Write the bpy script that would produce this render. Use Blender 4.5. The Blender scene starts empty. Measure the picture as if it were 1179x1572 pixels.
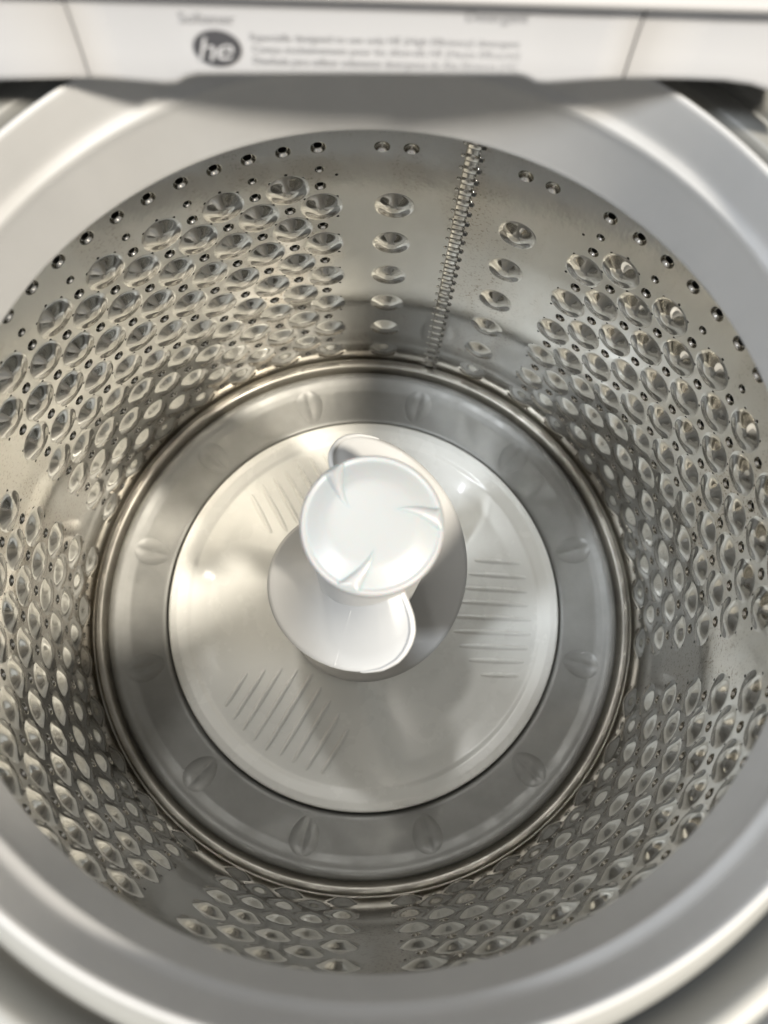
import bpy, math, random
import numpy as np
from mathutils import Vector, Matrix
from mathutils.geometry import delaunay_2d_cdt
random.seed(7)
sc = bpy.context.scene
COL = sc.collection

# ------------------------------------------------------------------ camera
F_PX = 1266.6
CAM_M = ((0.999412916504757, -0.008484872642719028, -0.0331938135756109),
         (0.0, 0.9688487165507363, -0.24765331501514565),
         (0.034261090517605716, 0.24750792184135806, 0.9682799214598621))
CAM_P = Vector((-0.0093, -0.1133, 0.4131))
cam = bpy.data.cameras.new('camera')
cam.sensor_fit = 'HORIZONTAL'; cam.sensor_width = 36.0
cam.lens = 36.0 * F_PX / 1179.0
cam.clip_start = 0.01; cam.clip_end = 50
cam.dof.use_dof = True; cam.dof.focus_distance = 0.65; cam.dof.aperture_fstop = 5.4
camo = bpy.data.objects.new('camera', cam); COL.objects.link(camo)
camo.matrix_world = Matrix.Translation(CAM_P) @ Matrix(CAM_M).to_4x4()
sc.camera = camo

# ------------------------------------------------------------------ light
world = bpy.data.worlds.new('World'); sc.world = world; world.use_nodes = True
bg = world.node_tree.nodes['Background']
bg.inputs['Color'].default_value = (1.0, 0.995, 0.975, 1); bg.inputs['Strength'].default_value = 0.39
def area(name, loc, target, size, power, col):
    l = bpy.data.lights.new(name, 'AREA'); l.shape = 'DISK'; l.size = size; l.energy = power; l.color = col
    o = bpy.data.objects.new(name, l); COL.objects.link(o); o.location = loc
    o.rotation_euler = (Vector(target) - Vector(loc)).to_track_quat('-Z', 'Y').to_euler()
    return o
area('ceiling_downlight', (1.24, -1.02, 2.20), (-0.1, 0.05, -0.2), 0.26, 132, (1.0, 0.92, 0.79))
area('ceiling_downlight', (-1.00, -0.60, 1.60), (0, 0, -0.2), 0.26, 30, (0.90, 0.95, 1.0))
area('ceiling_downlight', (-0.30, 0.95, 2.30), (0, -0.05, -0.2), 0.16, 12, (1.0, 0.985, 0.95))
sc.view_settings.view_transform = 'Standard'; sc.view_settings.look = 'None'
sc.view_settings.exposure = 0.22; sc.view_settings.gamma = 1
sc.cycles.max_bounces = 14; sc.cycles.glossy_bounces = 10; sc.cycles.diffuse_bounces = 6
sc.cycles.caustics_reflective = True; sc.cycles.blur_glossy = 0.3

# ------------------------------------------------------------------ materials
def mat(name, col, rough=0.5, metal=0.0, bump=None, var=None, extra=None, **kw):
    m = bpy.data.materials.new(name); m.use_nodes = True
    nt = m.node_tree; b = nt.nodes['Principled BSDF']
    b.inputs['Base Color'].default_value = (*col, 1); b.inputs['Roughness'].default_value = rough
    b.inputs['Metallic'].default_value = metal
    for k, v in kw.items(): b.inputs[k.replace('_', ' ')].default_value = v
    tc = nt.nodes.new('ShaderNodeTexCoord')
    def noise(scale, detail=4, stretch=(1, 1, 1), rough=0.6):
        mp = nt.nodes.new('ShaderNodeMapping'); mp.inputs['Scale'].default_value = stretch
        nt.links.new(tc.outputs['Object'], mp.inputs['Vector'])
        n = nt.nodes.new('ShaderNodeTexNoise'); n.inputs['Scale'].default_value = scale
        n.inputs['Detail'].default_value = detail; n.inputs['Roughness'].default_value = rough
        nt.links.new(mp.outputs['Vector'], n.inputs['Vector']); return n
    if var:
        sv, amt, ramt, st = var
        n = noise(sv, 6, st)
        mr = nt.nodes.new('ShaderNodeMapRange'); mr.inputs['From Min'].default_value = 0.3; mr.inputs['From Max'].default_value = 0.7
        mr.inputs['To Min'].default_value = 1 - amt; mr.inputs['To Max'].default_value = 1 + amt * 0.4
        nt.links.new(n.outputs['Fac'], mr.inputs['Value'])
        mx = nt.nodes.new('ShaderNodeMix'); mx.data_type = 'RGBA'; mx.blend_type = 'MULTIPLY'; mx.inputs['Factor'].default_value = 1
        mx.inputs[6].default_value = (*col, 1); nt.links.new(mr.outputs['Result'], mx.inputs[7])
        nt.links.new(mx.outputs[2], b.inputs['Base Color'])
        m2 = nt.nodes.new('ShaderNodeMapRange'); m2.inputs['From Min'].default_value = 0.3; m2.inputs['From Max'].default_value = 0.7
        m2.inputs['To Min'].default_value = rough - ramt; m2.inputs['To Max'].default_value = rough + ramt
        n2 = noise(sv * 2.7, 5, st); nt.links.new(n2.outputs['Fac'], m2.inputs['Value'])
        nt.links.new(m2.outputs['Result'], b.inputs['Roughness'])
    if bump:
        sb, strength, st = bump
        n = noise(sb, 3, st); bp = nt.nodes.new('ShaderNodeBump'); bp.inputs['Strength'].default_value = strength
        bp.inputs['Distance'].default_value = 0.001
        nt.links.new(n.outputs['Fac'], bp.inputs['Height']); nt.links.new(bp.outputs['Normal'], b.inputs['Normal'])
    if extra: extra(nt, b, noise)
    return m
def stains(nt, b, noise):
    # water marks, dull speckle and brownish limescale film on the steel
    src = b.inputs['Base Color'].links[0].from_socket
    n = noise(9, 5, (1, 1, .35)); mr = nt.nodes.new('ShaderNodeMapRange'); mr.inputs['From Min'].default_value = 0.47; mr.inputs['From Max'].default_value = 0.66
    nt.links.new(n.outputs['Fac'], mr.inputs['Value'])
    mx = nt.nodes.new('ShaderNodeMix'); mx.data_type = 'RGBA'; mx.inputs[7].default_value = (0.50, 0.44, 0.36, 1)
    mlt = nt.nodes.new('ShaderNodeMath'); mlt.operation = 'MULTIPLY'; mlt.inputs[1].default_value = 0.6
    nt.links.new(mr.outputs['Result'], mlt.inputs[0]); nt.links.new(mlt.outputs[0], mx.inputs[0])
    nt.links.new(src, mx.inputs[6])
    s = noise(420, 2); m3 = nt.nodes.new('ShaderNodeMapRange'); m3.inputs['From Min'].default_value = 0.56; m3.inputs['From Max'].default_value = 0.66
    nt.links.new(s.outputs['Fac'], m3.inputs['Value'])
    m4 = nt.nodes.new('ShaderNodeMath'); m4.operation = 'MULTIPLY'; nt.links.new(m3.outputs['Result'], m4.inputs[0])
    sx = nt.nodes.new('ShaderNodeSeparateXYZ'); tc2 = nt.nodes.new('ShaderNodeTexCoord'); nt.links.new(tc2.outputs['Object'], sx.inputs[0])
    mz = nt.nodes.new('ShaderNodeMapRange'); mz.inputs['From Min'].default_value = 0.372; mz.inputs['From Max'].default_value = 0.41; mz.inputs['To Max'].default_value = 0.8
    nt.links.new(sx.outputs['Z'], mz.inputs['Value'])
    mm = nt.nodes.new('ShaderNodeMath'); mm.operation = 'MAXIMUM'; nt.links.new(mz.outputs['Result'], mm.inputs[0]); nt.links.new(mr.outputs['Result'], mm.inputs[1])
    nt.links.new(mm.outputs[0], m4.inputs[1])
    mx2 = nt.nodes.new('ShaderNodeMix'); mx2.data_type = 'RGBA'; mx2.inputs[7].default_value = (0.16, 0.13, 0.10, 1)
    nt.links.new(m4.outputs[0], mx2.inputs[0]); nt.links.new(mx.outputs[2], mx2.inputs[6]); nt.links.new(mx2.outputs[2], b.inputs['Base Color'])
M_STEEL = mat('drum_steel', (0.67, 0.662, 0.635), 0.10, 1.0, bump=(60, 0.10, (1, 1, 0.6)), var=(14, 0.12, 0.035, (1, 1, .5)), extra=stains)
M_BASE = mat('base_ring_metal', (0.27, 0.27, 0.258), 0.50, 0.4, bump=(50, 0.08, (1, 1, 1)), var=(16, 0.20, 0.10, (1, 1, 1)))
M_BAND = mat('rim_band_steel', (0.40, 0.38, 0.34), 0.42, 1.0, var=(25, 0.25, 0.08, (1, 1, 1)))
M_RING = mat('balance_ring_plastic', (0.43, 0.43, 0.43), 0.40, 0.0, var=(11, 0.09, 0.09, (1, 1, .4)), bump=(180, 0.05, (1, 1, 1)))
M_PLATE = mat('wash_plate_plastic', (0.76, 0.76, 0.73), 0.26, 0.0, var=(9, 0.05, 0.06, (1, 1, 1)), bump=(120, 0.05, (1, 1, 1)))
M_POST = mat('auger_plastic', (0.48, 0.48, 0.475), 0.42, 0.0, bump=(150, 0.05, (1, 1, 1)))
M_CAP = mat('cap_plastic', (0.31, 0.322, 0.328), 0.38, 0.0, Subsurface_Weight=0.5, Subsurface_Scale=0.01)
M_WHITE = mat('panel_plastic', (0.42, 0.42, 0.43), 0.30)
M_INK = mat('grey_print', (0.24, 0.24, 0.25), 0.6)
M_INK2 = mat('dark_print', (0.05, 0.05, 0.055), 0.6)
M_DARK = mat('dark_tub_plastic', (0.06, 0.06, 0.06), 0.6)  # near-black plastic of the outer tub
M_TUB = mat('tub_cover_plastic', (0.20, 0.20, 0.19), 0.45)
M_SLOT_SHADE = mat('slot_shade', (0.03, 0.03, 0.03), 0.6)  # shade inside the seam slots, put into the colour

# ------------------------------------------------------------------ helpers
def obj(name, verts, faces, m, parent=None, normals=None, smooth=True, label=None, kind=None):
    me = bpy.data.meshes.new(name); me.from_pydata([tuple(v) for v in verts], [], [tuple(f) for f in faces]); me.update()
    me.materials.append(m)
    if smooth: me.polygons.foreach_set('use_smooth', [True] * len(me.polygons))
    if normals is not None: me.normals_split_custom_set_from_vertices([tuple(n) for n in normals])
    o = bpy.data.objects.new(name, me); COL.objects.link(o)
    if parent: o.parent = parent
    if label: o['label'] = label
    if kind: o['kind'] = kind
    return o
def inst(name, me, parent):
    o = bpy.data.objects.new(name, me); COL.objects.link(o); o.parent = parent; return o
def thing(name, label, cat, loc=(0, 0, 0)):
    o = bpy.data.objects.new(name, None); COL.objects.link(o); o.location = loc; o.empty_display_size = 0.05
    o['label'] = label; o['category'] = cat; return o
def lathe(prof, seg=256, closed=False, fz=None):
    """prof: list of (r, z). returns verts, faces"""
    V, Fc = [], []; n = len(prof)
    for i in range(seg):
        a = 2 * math.pi * i / seg; c, s = math.cos(a), math.sin(a)
        for r, z in prof: V.append((r * c, r * s, z))
    for i in range(seg):
        j = (i + 1) % seg
        for k in range(n if closed else n - 1):
            l = (k + 1) % n
            Fc.append((i * n + k, j * n + k, j * n + l, i * n + l))
    return V, Fc
def spline(pts, sub=6):
    """Catmull-Rom through profile points"""
    out = []; P = [pts[0]] + list(pts) + [pts[-1]]
    for i in range(1, len(P) - 2):
        for s in range(sub):
            t = s / sub; a, b, c, d = [np.array(P[i + q], float) for q in (-1, 0, 1, 2)]
            out.append(tuple(0.5 * ((2 * b) + (c - a) * t + (2 * a - 5 * b + 4 * c - d) * t * t + (3 * b - a - 3 * c + d) * t ** 3)))
    out.append(tuple(pts[-1])); return out
def sheet(x0, x1, y0, y1, loops, gx, gy, margin):
    """constrained triangulation of a rectangle with holes; loops: list of (cx, cy, bounding radius, [points])"""
    pts, edges = [], []
    nx, ny = max(2, round((x1 - x0) / gx)), max(2, round((y1 - y0) / gy))
    C = np.array([(l[0], l[1], l[2]) for l in loops]) if loops else np.zeros((0, 3))
    for i in range(nx + 1):
        for j in range(ny + 1):
            p = (x0 + (x1 - x0) * i / nx, y0 + (y1 - y0) * j / ny)
            if len(C) and 0 < i < nx and 0 < j < ny:
                if ((C[:, 0] - p[0]) ** 2 + (C[:, 1] - p[1]) ** 2 < (C[:, 2] + margin) ** 2).any(): continue
            pts.append(p)
    for cx, cy, br, lp in loops:
        s = len(pts); pts += lp; edges += [(s + q, s + (q + 1) % len(lp)) for q in range(len(lp))]
    vo, eo, fo, *_ = delaunay_2d_cdt([Vector(p) for p in pts], edges, [], 0, 1e-7)
    vo = np.array([tuple(v) for v in vo]); fa = np.array(fo)
    cen = vo[fa].mean(1); keep = np.ones(len(fa), bool)
    for cx, cy, br, lp in loops:
        near = (cen[:, 0] - cx) ** 2 + (cen[:, 1] - cy) ** 2 < br * br * 1.01
        if not near.any(): continue
        L = np.array(lp); idx = np.nonzero(near)[0]; q = cen[idx]; ins = np.zeros(len(idx), bool)
        for a, b in zip(L, np.roll(L, -1, 0)):
            cr = (a[1] > q[:, 1]) != (b[1] > q[:, 1])
            xx = (b[0] - a[0]) * (q[:, 1] - a[1]) / (b[1] - a[1] + 1e-15) + a[0]
            ins ^= cr & (q[:, 0] < xx)
        keep[idx[ins]] = False
    return vo, fa[keep]

# ------------------------------------------------------------------ measured numbers
RW = 0.270; ZB = -0.4192; DTH = 5.1314; H = 0.0250; Z0 = -0.1142
SEAM = 75.7; RLIP = 0.2231

basket = thing('wash_basket', 'stainless steel washer drum with dimpled perforated wall under a grey plastic balance ring', 'washer drum', (0, 0, ZB - 0.02))
basket_w = (0, 0, ZB - 0.02)
def rel(V, w=basket_w): return [(v[0] - w[0], v[1] - w[1], v[2] - w[2]) for v in V]

# ---- layout of the embossing: (theta deg, z, radius)
dimples, cups, pins = [], [], []
def lattice(th, sgn, ks):
    for k in ks:
        t = th + sgn * DTH * k
        for n in range(0, 12):
            z = Z0 - H * n
            if (k + n) % 2: dimples.append((t, z, 0.0166))
            else: cups.append((t, z, 0.0047, 'in'))
        cups.append((t, Z0 + 1.67 * H, 0.0058, 'top'))
        if k % 2 == 0: cups.append((t, Z0 + 0.75 * H, 0.0036, 'small'))
        else: pins.append((t, Z0 + 0.70 * H))
    for k in [ks[0] - .5] + [q + .5 for q in ks]:
        t = th + sgn * DTH * k
        for n in range(-1, 12):
            pins.append((t, Z0 - H * (n + 0.54)))
lattice(98.04, 1, list(range(0, 13)))
lattice(99.78, 1, list(range(14, 27)))
lattice(53.53, -1, list(range(0, 13)))
lattice(51.56, -1, list(range(14, 27)))
for t in (86.3, 65.75):
    for n in range(1, 12, 2): dimples.append((t, Z0 - H * n, 0.0158))
for t in (88.7, 84.4, 67.2, 62.95): cups.append((t, Z0 + 1.64 * H, 0.0056, 'plain'))
for i, t in enumerate((-94.05, -99.2, -104.4, -109.6, -114.8)):
    for n in range(1 if i % 2 == 0 else 0, 12, 2): dimples.append((t, Z0 - H * (n + 0.15), 0.0158))
th_lo = SEAM - 360.0
def wrap(t):
    while t < th_lo: t += 360
    while t >= SEAM: t -= 360
    return t
D2S = math.radians(1) * RW
def circ(cx, cy, r, n, ph=0.0): return [(cx + r * math.cos(2 * math.pi * (i + ph) / n), cy + r * math.sin(2 * math.pi * (i + ph) / n)) for i in range(n)]
ND, NC, NP = 40, 18, 8
loops = []
for t, z, r in dimples: s = wrap(t) * D2S; loops.append((s, z, r, circ(s, z, r, ND)))
for t, z, r, k in cups: s = wrap(t) * D2S; loops.append((s, z, r, circ(s, z, r, NC)))
for t, z in pins: s = wrap(t) * D2S; loops.append((s, z, 0.00125, circ(s, z, 0.00125, NP)))
vo, fa = sheet(th_lo * D2S, SEAM * D2S, ZB - 0.004, -0.004, loops, 0.0036, 0.012, 0.0012)
def onwall(s, z, d=0.0):
    a = s / RW; return ((RW + d) * math.cos(a), (RW + d) * math.sin(a), z)
V = [onwall(s, z) for s, z in vo]; N = [(-math.cos(s / RW), -math.sin(s / RW), 0) for s, z in vo]
wall = obj('drum_wall', rel(V), [tuple(reversed(f)) for f in fa.tolist()], M_STEEL, basket, normals=None)
wall.data.normals_split_custom_set_from_vertices(N)

# projected size of each embossing, to pick which ones are objects
MI = Matrix(CAM_M).transposed()
def vis(t, z, r):
    a = math.radians(t); P = Vector((RW * math.cos(a), RW * math.sin(a), z)); q = MI @ (P - CAM_P)
    u = 589.5 + F_PX * q.x / -q.z; v = 786 - F_PX * q.y / -q.z
    if not (-25 < u < 1204 and -25 < v < 1597): return 0
    d = P - CAM_P; tt = (0.0 - CAM_P.z) / d.z; h = CAM_P + d * tt      # passes the lip?
    if math.hypot(h.x, h.y) > RLIP + 0.004: return 0
    return (r / -q.z) ** 2 * abs((P - CAM_P).normalized().dot(Vector((math.cos(a), math.sin(a), 0))))
SIGN = -1.0      # the big bumps stand proud of the wall, towards the axis
def prof_dimple(u):       # u = r/R -> depth 0..1
    u = min(1, max(0, u)); w = 1 - u * u
    return w ** 1.7 * (1 - 0.12 * math.exp(-(u / 0.18) ** 2))
def emb_mesh(r, depth, nseg, rings, prof, hole=0.0, theta=0.0, tone=0.0):
    """local frame: x = tangent, y = up, z = outwards; curved to the wall radius"""
    V, Fc = [], []; R0 = RW
    for k, u in enumerate(rings):
        for i in range(nseg):
            a = 2 * math.pi * i / nseg; x, y = r * u * math.cos(a), r * u * math.sin(a)
            d = depth * prof(u) * (1 + tone * math.cos(6 * a + .4) * u * (1 - u) * 1.2); ang = x / R0
            V.append(((R0 + d) * math.sin(ang), y, (R0 + d) * math.cos(ang) - R0))
    for k in range(len(rings) - 1):
        for i in range(nseg):
            j = (i + 1) % nseg
            Fc.append((k * nseg + i, k * nseg + j, (k + 1) * nseg + j, (k + 1) * nseg + i))
    if hole == 0:
        c = len(V); V.append((0, 0, depth * prof(0))); k = len(rings) - 1
        for i in range(nseg): Fc.append((k * nseg + i, k * nseg + (i + 1) % nseg, c))
    return V, Fc
def frame(t, z):
    a = math.radians(t); o = Vector((math.cos(a), math.sin(a), 0)); x = Vector((-math.sin(a), math.cos(a), 0))
    m = Matrix((( x.x, 0, o.x, RW * o.x), (x.y, 0, o.y, RW * o.y), (0, 1, 0, z), (0, 0, 0, 1)))
    return Matrix.Translation((0, 0, 0)) @ m
def tomesh(name, V, Fc, m):
    me = bpy.data.meshes.new(name); me.from_pydata(V, [], Fc); me.update(); me.materials.append(m)
    me.polygons.foreach_set('use_smooth', [True] * len(me.polygons)); return me
RINGS_D = [1.0, 0.97, 0.935, 0.885, 0.82, 0.72, 0.6, 0.47, 0.34, 0.22, 0.1]
shapes = {}
def place(name, items, cap=300, extra_name=None):
    items = sorted(items, key=lambda q: -vis(q[0], q[1], q[2]))
    vs, fs = [], []
    for i, it in enumerate(items):
        t, z, r = it[:3]; kind = it[3] if len(it) > 3 else 'dimple'
        if kind == 'dimple':
            key = (kind, r, i % 4)
            if key not in shapes: shapes[key] = emb_mesh(r, SIGN * (0.0040 + 0.0003 * (i % 4)), ND, RINGS_D, prof_dimple, tone=0.015)
        else:
            key = (kind, r)
            dp = {'in': .0019, 'top': .0022, 'small': .0014, 'plain': .0030}[kind]
            if key not in shapes:
                if kind == 'plain': shapes[key] = emb_mesh(r, dp, NC, [1, .95, .85, .7, .5, .25], lambda u: 1 - u * u)
                else: shapes[key] = emb_mesh(r, dp, NC, [1, .96, .9, .82, .74, .66, .6, .56, .54], lambda u: (lambda x: x * x * (3 - 2 * x))(min(1, max(0, (1 - u) / .46))), hole=1)
        V, Fc = shapes[key]; Mx = Matrix.Translation((0, 0, -basket_w[2])) @ frame(t, z)
        if i < cap:
            mk = ('me',) + key
            if mk not in shapes: shapes[mk] = tomesh(name, V, Fc, M_STEEL)
            o = inst(name, shapes[mk], wall); o.matrix_local = Mx
        else:
            b = len(vs); vs += [tuple(Mx @ Vector(v)) for v in V]; fs += [tuple(b + q for q in f) for f in Fc]
    if vs: obj(extra_name, vs, fs, M_STEEL, wall, kind='stuff')
place('dimple', dimples, 300, 'hidden_dimples')
place('drain_cup', cups, 300, 'small_drain_cups')

# dark outer tub behind the perforations
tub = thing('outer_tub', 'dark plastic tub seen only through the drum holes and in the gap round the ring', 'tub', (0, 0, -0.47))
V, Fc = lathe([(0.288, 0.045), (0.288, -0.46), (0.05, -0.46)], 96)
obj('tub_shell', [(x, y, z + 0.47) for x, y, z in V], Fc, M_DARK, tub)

# ---- lock seam
seam = obj('lock_seam', *[[], []], M_STEEL, basket)
def strap():
    V, Fc = [], []
    def box(cx, cy, w, h, z0_, z1_, bev):
        b = len(V)
        for (ww, hh, zz) in ((w, h, z0_), (w, h, z1_ + bev), (w - 2 * bev, h - 2 * bev, z1_)):
            for sx, sy in ((-1, -1), (1, -1), (1, 1), (-1, 1)): V.append((cx + sx * ww / 2, cy + sy * hh / 2, zz))
        for l in (0, 4):
            for i in range(4): j = (i + 1) % 4; Fc.append((b + l + i, b + l + j, b + l + 4 + j, b + l + 4 + i))
        Fc.append((b + 8, b + 9, b + 10, b + 11))
    box(0, 0.0, 0.0094, 0.0082, 0.0002, -0.0009, 0.0005)
    box(0, -0.0057, 0.0100, 0.0016, 0.0002, -0.0004, 0.0002)
    # small bump on the other side
    b = len(V); nn = 10
    for u, zz in ((1, 0.0001), (.75, -.0004), (.4, -.0007)):
        for i in range(nn): a = 2 * math.pi * i / nn; V.append((0.0068 + .0019 * u * math.cos(a), .0006 + .0026 * u * math.sin(a), zz))
    for l in range(2):
        for i in range(nn): j = (i + 1) % nn; Fc.append((b + l * nn + i, b + l * nn + j, b + (l + 1) * nn + j, b + (l + 1) * nn + i))
    Fc.append(tuple(b + 2 * nn + i for i in range(nn)))
    return V, Fc
V, Fc = strap(); me_s = tomesh('seam_stitch', V, Fc, M_STEEL)
V = []; Fc = []
for u, zz in ((1.3, -.0001), (1.1, -.0008), (.95, -.0007), (.85, -.0004)):
    for i in range(12): a = 2 * math.pi * i / 12; V.append((-.0062 + .0019 * u * math.cos(a), .0024 * u * math.sin(a), zz))
for l in range(3):
    for i in range(12): j = (i + 1) % 12; Fc.append((l * 12 + i, l * 12 + j, (l + 1) * 12 + j, (l + 1) * 12 + i))
me_r = tomesh('stitch_eyelet', V, Fc, M_STEEL)
me_h = tomesh('stitch_slot_shade', [(-.0062 + .0017 * math.cos(2 * math.pi * i / 12), .0021 * math.sin(2 * math.pi * i / 12), -.0005) for i in range(12)], [tuple(range(12))], M_SLOT_SHADE)  # flat near-black disc paints the shade of an open slot
for i in range(29):
    z = -0.0590 - i * 0.01255
    for nm, me in (('seam_stitch', me_s), ('stitch_eyelet', me_r), ('stitch_slot_shade', me_h)):
        o = inst(nm, me, seam); o.matrix_local = Matrix.Translation((0, 0, -basket_w[2])) @ frame(SEAM - 0.3, z)
# joint strip under the stitches (sheet overlap)
vs = []; fs = []
for j, z in enumerate(np.linspace(-0.004, ZB, 40)):
    for x, d in ((-.0052, -.0001), (-.0048, -.0005), (.0038, -.0005), (.0041, -.0001)):
        a = math.radians(SEAM - 0.3) ; s = a * RW - x
        vs.append(onwall(s, z, d))
for j in range(39):
    for i in range(3): b = j * 4 + i; fs.append((b, b + 1, b + 5, b + 4))
obj('seam_strip', rel(vs), fs, M_STEEL, seam)

# ---- rim band at the foot of the wall
prof = spline([(0.2706, ZB + 0.0010), (0.2690, ZB + 0.0012), (0.2678, ZB + 0.0045), (0.2660, ZB + 0.0064), (0.2635, ZB + 0.0067), (0.2610, ZB + 0.0062), (0.2592, ZB + 0.0040), (0.2575, ZB - 0.0005), (0.2568, ZB - 0.004)], 4)
V, Fc = lathe(prof, 320); obj('rim_band', rel(V), Fc, M_BAND, basket)
# ---- base ring with twelve pressed lugs
def base_z(r):
    pts = [(0.190, -0.012), (0.1965, -0.0085), (0.1985, -0.0022), (0.202, -0.0008), (0.212, -0.0010), (0.235, -0.0018), (0.2425, 0.0005), (0.2475, 0.0032), (0.2515, 0.0036), (0.2550, 0.0008), (0.2585, -0.0060)]
    rr = [p[0] for p in pts]; zz = [p[1] for p in pts]
    return np.interp(r, rr, zz)
def base_zs(r):   # softened
    return sum(base_z(r + d) for d in (-.0015, -.00075, 0, .00075, .0015)) / 5
lugs = [15.6 + 30 * i for i in range(12)]
RL = 0.2235
def lug_loop(t):
    c = math.radians(t); out = []
    for i in range(36):
        a = 2 * math.pi * i / 36; x = math.cos(a); y = math.sin(a)
        # a leaf: rounded outward, drawn to a blunt point inward
        hw = 0.0155 * (1 - 0.22 * (1 - x) * .5)
        r = RL + 0.0185 * x; s = hw * y / RL
        out.append((c * RL + s * RL, r))
    return out
lo = []
for t in lugs: lo.append((math.radians(t) * RL, RL, 0.0190, lug_loop(t)))
vo, fa = sheet(0, 2 * math.pi * RL, 0.190, 0.2585, lo, 0.0055, 0.00137, 0.0006)
V = [(r * math.cos(s / RL), r * math.sin(s / RL), ZB + float(base_zs(r))) for s, r in vo]
def nrm(r): dz = (base_zs(r + .0004) - base_zs(r - .0004)) / .0008; l = math.hypot(1, dz); return dz / l, 1 / l
N = []
for s, r in vo: a_, b_ = nrm(r); N.append((-a_ * math.cos(s / RL), -a_ * math.sin(s / RL), b_))
base = obj('base_ring', rel(V), [tuple(reversed(f)) for f in fa.tolist()], M_BASE, basket)
base.data.normals_split_custom_set_from_vertices(N)
for t in lugs:
    lp = lug_loop(t); c = math.radians(t) * RL; V = []; Fc = []
    us = [1, .97, .9, .75, .55, .35, .15]
    for u in us:
        for (s, r) in lp:
            ss = c + (s - c) * u; rr = RL + (r - RL) * u; dx = (ss - c)
            rib = math.exp(-(dx / 0.0026) ** 2)
            d = 0.0015 * (1 - u ** 4) * (1 - 0.95 * rib)
            V.append((rr * math.cos(ss / RL), rr * math.sin(ss / RL), ZB + float(base_zs(rr)) - d))
    n = len(lp)
    for k in range(len(us) - 1):
        for i in range(n): j = (i + 1) % n; Fc.append((k * n + i, k * n + j, (k + 1) * n + j, (k + 1) * n + i))
    Fc.append(tuple((len(us) - 1) * n + i for i in range(n)))
    obj('lug', rel(V), Fc, M_BASE, base)

# ---- balance ring
prof = spline([(0.271, -0.020), (0.2600, -0.0120), (0.2400, -0.0050), (0.2300, -0.0020), (0.2245, -0.0008), (0.2231, 0.0015), (0.2227, 0.008), (0.2218, 0.025), (0.2203, 0.044), (0.2195, 0.0500), (0.2196, 0.0535),
               (0.2212, 0.0560), (0.2228, 0.0600), (0.2232, 0.072), (0.2236, 0.0850), (0.2241, 0.0876), (0.2252, 0.0886), (0.2266, 0.0874), (0.2272, 0.0840), (0.2276, 0.070), (0.2280, 0.01)], 5)
V, Fc = lathe(prof, 384); obj('balance_ring', rel(V), Fc, M_RING, basket)

# ------------------------------------------------------------------ tub cover and deck round the opening
cover = thing('tub_cover', 'grey stepped plastic ring round the balance ring with a dark gap between', 'tub cover', (0, 0, 0.05))
prof = spline([(0.2290, 0.030), (0.2310, 0.046), (0.2350, 0.0490), (0.2420, 0.0480), (0.2500, 0.0440), (0.2520, 0.030), (0.2550, 0.028), (0.2570, 0.050), (0.2590, 0.0590), (0.2630, 0.0610), (0.2700, 0.0600), (0.2735, 0.0560), (0.2760, 0.0560), (0.2790, 0.0610), (0.292, 0.0640)], 5)
V, Fc = lathe(prof, 320); obj('stepped_ring', [(x, y, z - .05) for x, y, z in V], Fc, M_TUB, cover)
deck = thing('washer_cabinet', 'white washing machine cabinet top with a round opening above the drum', 'washing machine', (0, 0, 0.1))
V, Fc = [], []; nn = 128
for i in range(nn):
    a = 2 * math.pi * i / nn; c, s = math.cos(a), math.sin(a); k = 0.36 / max(abs(c), abs(s))
    V += [(0.290 * c, 0.290 * s, -0.018), (0.291 * c, 0.291 * s, -0.002), (0.294 * c, 0.294 * s, 0.0), (k * c, k * s, 0), (k * c * 1.01, k * s * 1.01, -0.9)]
for i in range(nn):
    j = (i + 1) % nn
    for l in range(4): Fc.append((i * 5 + l, j * 5 + l, j * 5 + l + 1, i * 5 + l + 1))
obj('cabinet_top', V, Fc, M_WHITE, deck)

# ------------------------------------------------------------------ agitator
ag_w = (0, 0, -0.425)
ag = thing('agitator', 'white plastic agitator with spiral auger fins and round cap on a ribbed wash plate', 'agitator', ag_w)
def rela(V): return rel(V, ag_w)
ZP = -0.4130
def swirl(r, a):
    """low three-fold spiral waves pressed into the plate"""
    e = np.clip((r - 0.05) / 0.03, 0, 1) * np.clip((0.178 - r) / 0.022, 0, 1)
    t = ((math.degrees(a) - 283 - 12 * (r - .09) / .09) / 120.0) % 1.0
    w = t / .86 if t < .86 else (1 - t) / .14
    w = w * w * (3 - 2 * w)
    return 0.0150 * e * (w - .5) + 0.003 * e * math.sin(2 * math.pi * (t + 6 * r))
def plate_z(r, a):
    z = ZP + np.interp(r, [0, .03, .06, .10, .15, .174, .178, .187, .1935, .196, .1963], [.035, .03, .012, .004, -.0005, -.0012, .0006, .0022, .0010, -.0016, -.009])
    return z + swirl(r, a)
rs = list(np.linspace(0.03, 0.170, 58)) + list(np.linspace(0.1715, 0.1963, 26)); sg = 300
V = []; Fc = []
for i in range(sg):
    a = 2 * math.pi * i / sg
    for r in rs: V.append((r * math.cos(a), r * math.sin(a), float(plate_z(r, a))))
n = len(rs)
for i in range(sg):
    j = (i + 1) % sg
    for k in range(n - 1): Fc.append((i * n + k, i * n + k + 1, j * n + k + 1, j * n + k))
plate = obj('wash_plate', rela(V), Fc, M_PLATE, ag)
ribs = [(109, 158, 49), (102, 163, 34.5), (96, 164, 20), (90, 165, 6), (84, 168, -8.5), (88, 167, -23), (94, 164, -37), (104, 160, -50.5), (116, 154, -64)]
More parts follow.
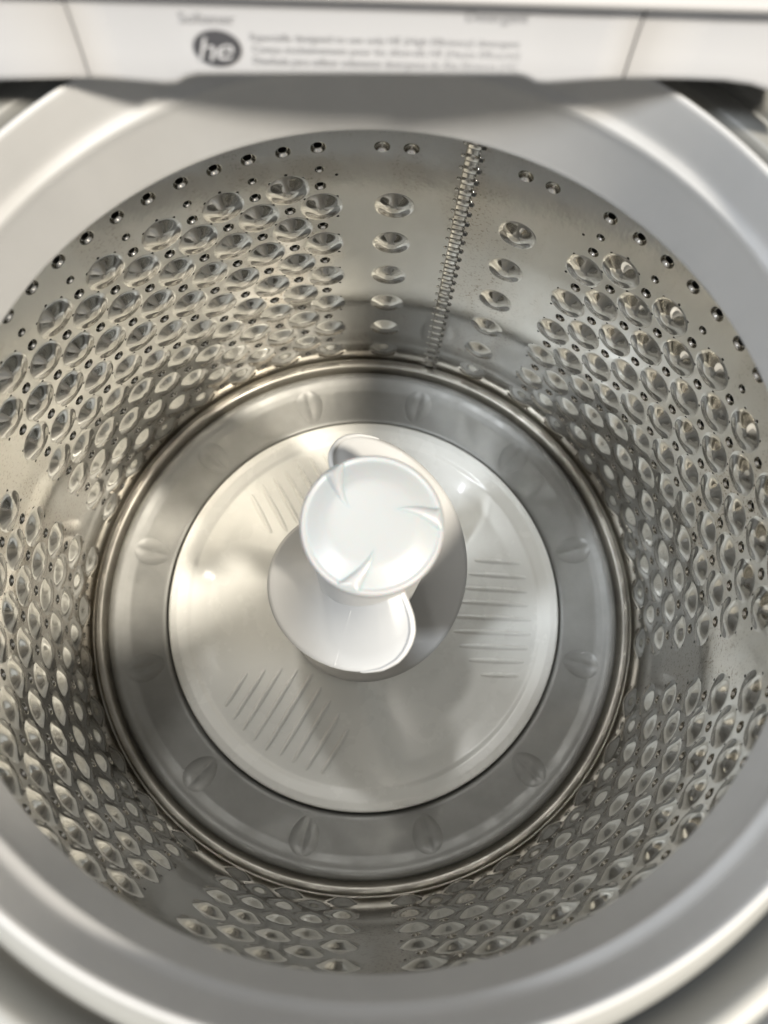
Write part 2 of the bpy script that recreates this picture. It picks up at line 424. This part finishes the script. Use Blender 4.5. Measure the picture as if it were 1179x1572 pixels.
for g in range(3):
    rot = math.radians(-1.5 + 120 * g); cr, sr = math.cos(rot), math.sin(rot)
    for x0, x1, y in ribs:
        V, Fc = [], []; m_ = 22; q = 7; tall = 1.25 if y == -8.5 else 1.0
        for i in range(m_ + 1):
            x = (x0 + (x1 - x0) * i / m_) * 1e-3; e = max(0.03, math.sin(math.pi * min(1, max(0, i / m_))) ** 0.45)
            for k in range(q):
                b = (k / (q - 1)) * 2 - 1; yy = y * 1e-3 + b * 0.0030 * (0.5 + .5 * e)
                hh = 0.0034 * tall * e * math.cos(b * math.pi / 2) ** 1.2 - (0.0006 if abs(b) > .99 else 0)
                X = x * cr - yy * sr; Y = x * sr + yy * cr
                r = math.hypot(X, Y); V.append((X, Y, float(plate_z(r, math.atan2(Y, X))) + hh - 0.0001))
        for i in range(m_):
            for k in range(q - 1): b = i * q + k; Fc.append((b, b + q, b + q + 1, b + 1))
        obj('plate_rib', rela(V), Fc, M_PLATE, ag)
# post
prof = spline([(0.0, -0.060), (0.034, -0.060), (0.0390, -0.0635), (0.0402, -0.070), (0.0400, -0.10), (0.0390, -0.2), (0.0392, -0.34), (0.042, -0.375), (0.055, -0.398), (0.07, -0.408)], 4)
V, Fc = lathe(prof, 128); obj('auger_post', rela(V), Fc, M_POST, ag)
# two helical fins
def fin(start):
    V, Fc = [], []; m_ = 150; q = 14
    phs = [0] + [300 * (i / m_) ** 1.25 for i in range(1, m_ + 1)]
    for side in (0, 1):
        for ph in phs:
            R = float(np.interp(ph, [0, 1.2, 2.9, 5.5, 9, 13, 17, 24, 32, 42, 60, 100, 300], [38.7, 49, 57, 64, 69.3, 73.8, 77.0, 80.0, 81.0, 81.0, 80.2, 79.0, 77.5])) * 1e-3
            zc = -0.100 - 0.2 * ph / 180
            a = math.radians(start - ph)
            for k in range(q):
                u = k / (q - 1); r = 0.0375 + (R - 0.0375) * u
                flare = 0.016 * (1 - u) ** 2.2 * min(1, ph / 14)
                th = 0.0011 * (1 if side == 0 else -1) * (1.35 if side == 0 and u > .93 else 1)
                if u > .999: th *= 0.25
                V.append((r * math.cos(a), r * math.sin(a), zc + flare + th))
    n1 = len(phs) * q
    for i in range(len(phs) - 1):
        for k in range(q - 1):
            b = i * q + k
            Fc.append((b, b + 1, b + q + 1, b + q)); c = n1 + b; Fc.append((c, c + q, c + q + 1, c + 1))
        b = i * q + q - 1; Fc.append((b, b + n1, b + n1 + q, b + q))
    for k in range(q - 1): Fc.append((k, n1 + k, n1 + k + 1, k + 1))
    o = obj('auger_fin', rela(V), Fc, M_POST, ag)
    # bead along the leading edge
    V, Fc = [], []; path = []
    for ph in np.linspace(0, 34, 40):
        R = float(np.interp(ph, [0, 1.2, 2.9, 5.5, 9, 13, 17, 24, 32, 42], [38.7, 49, 57, 64, 69.3, 73.8, 77.0, 80.0, 81.0, 81.0])) * 1e-3
        a = math.radians(start - ph); path.append(Vector((R * math.cos(a), R * math.sin(a), -0.100 - 0.2 * ph / 180)))
    for i, p in enumerate(path):
        t = (path[min(i + 1, 39)] - path[max(i - 1, 0)]).normalized(); nx = t.cross(Vector((0, 0, 1))).normalized(); nz = nx.cross(t)
        rad = 0.0014 * (1 - (i / 39) ** 2) + 0.0006
        for k in range(10): a = 2 * math.pi * k / 10; V.append(p + nx * rad * math.cos(a) + nz * rad * math.sin(a))
    for i in range(39):
        for k in range(10): l = (k + 1) % 10; Fc.append((i * 10 + k, i * 10 + l, (i + 1) * 10 + l, (i + 1) * 10 + k))
    obj('leading_edge', rela(V), Fc, M_POST, o)
    # fine mould lines
    for ph in (47,):
        V, Fc = [], []; a = math.radians(start - ph); zc = -0.100 - 0.2 * ph / 180
        for i in range(13):
            u = .12 + .87 * i / 12; r = 0.0375 + (0.0797 - 0.0375) * u; fl = 0.016 * (1 - u) ** 2.2
            for s_, hh in ((-.0003, .0010), (0, .00120), (.0003, .0010)):
                V.append((r * math.cos(a) - s_ * math.sin(a), r * math.sin(a) + s_ * math.cos(a), zc + fl + hh - s_ * math.degrees(1) / 180 * -.2 / r * .0))
        for i in range(12):
            for k in range(2): b = i * 3 + k; Fc.append((b, b + 1, b + 4, b + 3))
        obj('mould_line', rela(V), Fc, M_POST, o)
fin(300); fin(120)
# cap
ZC = -0.0540
prof = spline([(0.0, 0.0012), (0.012, 0.0011), (0.024, 0.0004), (0.0300, -0.0010), (0.0345, -0.0026), (0.0385, -0.0041), (0.0402, -0.0037), (0.0416, -0.0040), (0.0427, -0.0056), (0.0429, -0.0080), (0.0424, -0.0150), (0.0412, -0.0185), (0.0402, -0.019)], 5)
V, Fc = lathe([(max(r, .00001), ZC + z) for r, z in prof], 160); cap = obj('agitator_cap', rela(V), Fc, M_CAP, ag)
def cap_z(r): return float(np.interp(r, [0, .012, .024, .030, .0345, .0385, .0402, .0416, .0427], [.0012, .0011, .0004, -.0010, -.0026, -.0041, -.0037, -.0040, -.0056]))
for a0 in (128, 8, 254):
    V, Fc = [], []; m_ = 26; q = 11
    for i in range(m_ + 1):
        u = i / m_; r = 0.016 + (0.0412 - 0.016) * u; ca = math.radians(a0 + 24 * (1 - u) ** 1.3 - 4); wd = 0.0005 + 0.0068 * u ** 1.2
        for k in range(q):
            b = (k / (q - 1)) * 2 - 1; hh = (0.0034 * u ** 1.1) * (math.cos(b * math.pi / 2) ** 0.8 if abs(b) < .999 else 0)
            a = ca + b * wd / r; hh = min(hh, max(0, (1 - u) * .02) + .0006)
            V.append((r * math.cos(a), r * math.sin(a), ZC + cap_z(r) + hh + (0.00012 if abs(b) < .99 else -.0002)))
    for i in range(m_):
        for k in range(q - 1): b = i * q + k; Fc.append((b, b + q, b + q + 1, b + 1))
    obj('cap_vane', rela(V), Fc, M_CAP, cap)

# ------------------------------------------------------------------ dispenser panel at the back
YF = 0.163
pan_w = (0, 0.2, 0.13)
pan = thing('detergent_dispenser', 'white dispenser drawer front with softener and detergent print above the drum', 'dispenser', pan_w)
def pix(u, v, y):
    d = Matrix(CAM_M) @ Vector(((u - 589.5) / F_PX, -(v - 786) / F_PX, -1)); t = (y - CAM_P.y) / d.y; return CAM_P + d * t
def relp(V): return rel(V, pan_w)
FACE = [(0.0030, 1.0), (0.0027, .85), (0.0017, .6), (0.0003, .35), (-0.0014, .12), (-0.0016, .03), (-0.0004, 0.0)]
def face_y(z):
    zb = pix(589, 113, YF).z; w = (z - zb) / (pix(589, 13, YF).z - zb)
    return float(np.interp(w, [q[1] for q in FACE][::-1], [q[0] for q in FACE][::-1]))
def slab(name, bottom, u_l, u_r, y0, m, parent, lip=True):
    """front wall whose lower edge follows measured points; bowed face, return underneath"""
    bt = [pix(u, v, y0) for u, v in bottom]; ztop = pix(589, 4, y0 + .003).z
    prof = FACE
    V, Fc = [], []
    for p in bt:
        for dy, w in prof: V.append((p.x, y0 + dy, p.z + (ztop - p.z) * w))
        V.append((p.x, y0 + 0.004, p.z - 0.0005)); V.append((p.x, y0 + 0.012, p.z)); V.append((p.x, y0 + 0.16, p.z + 0.0))
    n = len(prof) + 3
    for i in range(len(bt) - 1):
        for k in range(n - 1): Fc.append((i * n + k, i * n + k + 1, (i + 1) * n + k + 1, (i + 1) * n + k))
    for e in (0, len(bt) - 1):     # end walls
        s = e * n; Fc.append(tuple(s + k for k in range(n)))
    return obj(name, relp(V), Fc, m, parent)
import itertools
def densify(pts, n=6):
    out = []
    for a, b in zip(pts, pts[1:]):
        for i in range(n): out.append((a[0] + (b[0] - a[0]) * i / n, a[1] + (b[1] - a[1]) * i / n))
    return out + [pts[-1]]
front = slab('drawer_front', [(142, 118), (200, 123), (255, 128), (272, 127), (288, 117), (305, 113), (560, 112), (795, 113), (808, 117), (822, 126), (840, 126.5), (900, 122), (953, 118)], 0, 0, YF, M_WHITE, pan)
slab('side_panel', [(-260, 122), (0, 122), (138.5, 118)], 0, 0, YF + .0005, M_WHITE, pan)
slab('side_panel', [(956.5, 118), (1060, 120), (1110, 122), (1150, 128), (1179, 138), (1215, 158), (1260, 190)], 0, 0, YF + .0005, M_WHITE, pan)
# ledge above the drawers
zt = pix(589, 6, YF - .003).z
V = []; Fc = []
pr_ = [(YF + .17, .0045)] + spline([(YF + .02, .0045), (YF + .012, .0045), (YF + .006, .0042), (YF - .0020, .0034), (YF - .0030, .0020), (YF - .0025, .0006), (YF - .001, 0.0002), (YF + .012, .0002)], 4) + [(YF + .17, .0002)]
for x in (-0.31, 0.31):
    for y, z in pr_: V.append((x, y, zt + z))
n = len(pr_)
for k in range(n - 1): Fc.append((k, k + 1, n + k + 1, n + k))
Fc += [tuple(range(n)), tuple(n + k for k in range(n))]
obj('top_ledge', relp(V), Fc, M_WHITE, pan)
# printing on the drawer front
def text(body, u, v, hpx, m, name='printed_text', wpx=None, italic=0.0):
    cu = bpy.data.curves.new(name, 'FONT'); cu.body = body; cu.size = 1.0; cu.shear = italic; cu.offset = 0.0
    cu.resolution_u = 3; cu.materials.append(m)
    o = bpy.data.objects.new(name, cu); COL.objects.link(o)
    bpy.context.view_layer.update()
    bb = [Vector(c) for c in o.bound_box]; w = max(c.x for c in bb) - min(c.x for c in bb); x0 = min(c.x for c in bb)
    yy = YF + face_y(pix(u, v, YF).z) - .0004; yy = YF + face_y(pix(u, v, yy).z) - .0004
    A = pix(u, v, yy); B = pix(u + wpx, v, yy); Ct = pix(u, v - hpx, yy)
    sx = (B.x - A.x) / w; sz = abs(Ct.z - A.z) / 0.73
    dg = bpy.context.evaluated_depsgraph_get(); me = bpy.data.meshes.new_from_object(o.evaluated_get(dg))
    bpy.data.objects.remove(o)
    o = bpy.data.objects.new(name, me); COL.objects.link(o); o.parent = front
    if not me.materials: me.materials.append(m)
    for vtx in me.vertices:
        x, y, z = vtx.co; vtx.co = ((x - x0) * sx, face_y(A.z + y * sz), y * sz)
    o.location = (A.x - pan_w[0], YF - 0.0004 - pan_w[1], A.z - pan_w[2])
    return o
text('Softener', 276, 35, 16, M_INK, wpx=85)
text('Detergent', 716, 33, 16, M_INK, wpx=95)
text('Especially designed to use only HE (High Efficiency) detergent', 385, 62, 10, M_INK, wpx=415)
text('Conçu exclusivement pour les détersifs HE (Haute Efficacité)', 388, 80, 10, M_INK, wpx=412)
text('Diseñada para utilizar solamente detergente de Alta Eficiencia (HE)', 390, 98, 10, M_INK, wpx=405)
# he emblem: dark oval, white italic letters
ce = pix(334, 74, YF); ex = (pix(371, 74, YF) - ce).x; ez = (pix(334, 50, YF) - ce).z
V = []
for i in range(48):
    zz = ce.z + ez * math.sin(2 * math.pi * i / 48); V.append((ce.x + ex * math.cos(2 * math.pi * i / 48), YF - 0.0003 + face_y(zz), zz))
obj('he_emblem', relp(V), [tuple(range(48))], M_INK2, front)
t1 = text('h', 306, 91, 31, M_WHITE, 'emblem_letter', wpx=27, italic=0.3); t1.location.y -= 0.0004
t2 = text('e', 334, 90, 31, M_WHITE, 'emblem_letter', wpx=27, italic=0.3); t2.location.y -= 0.0004
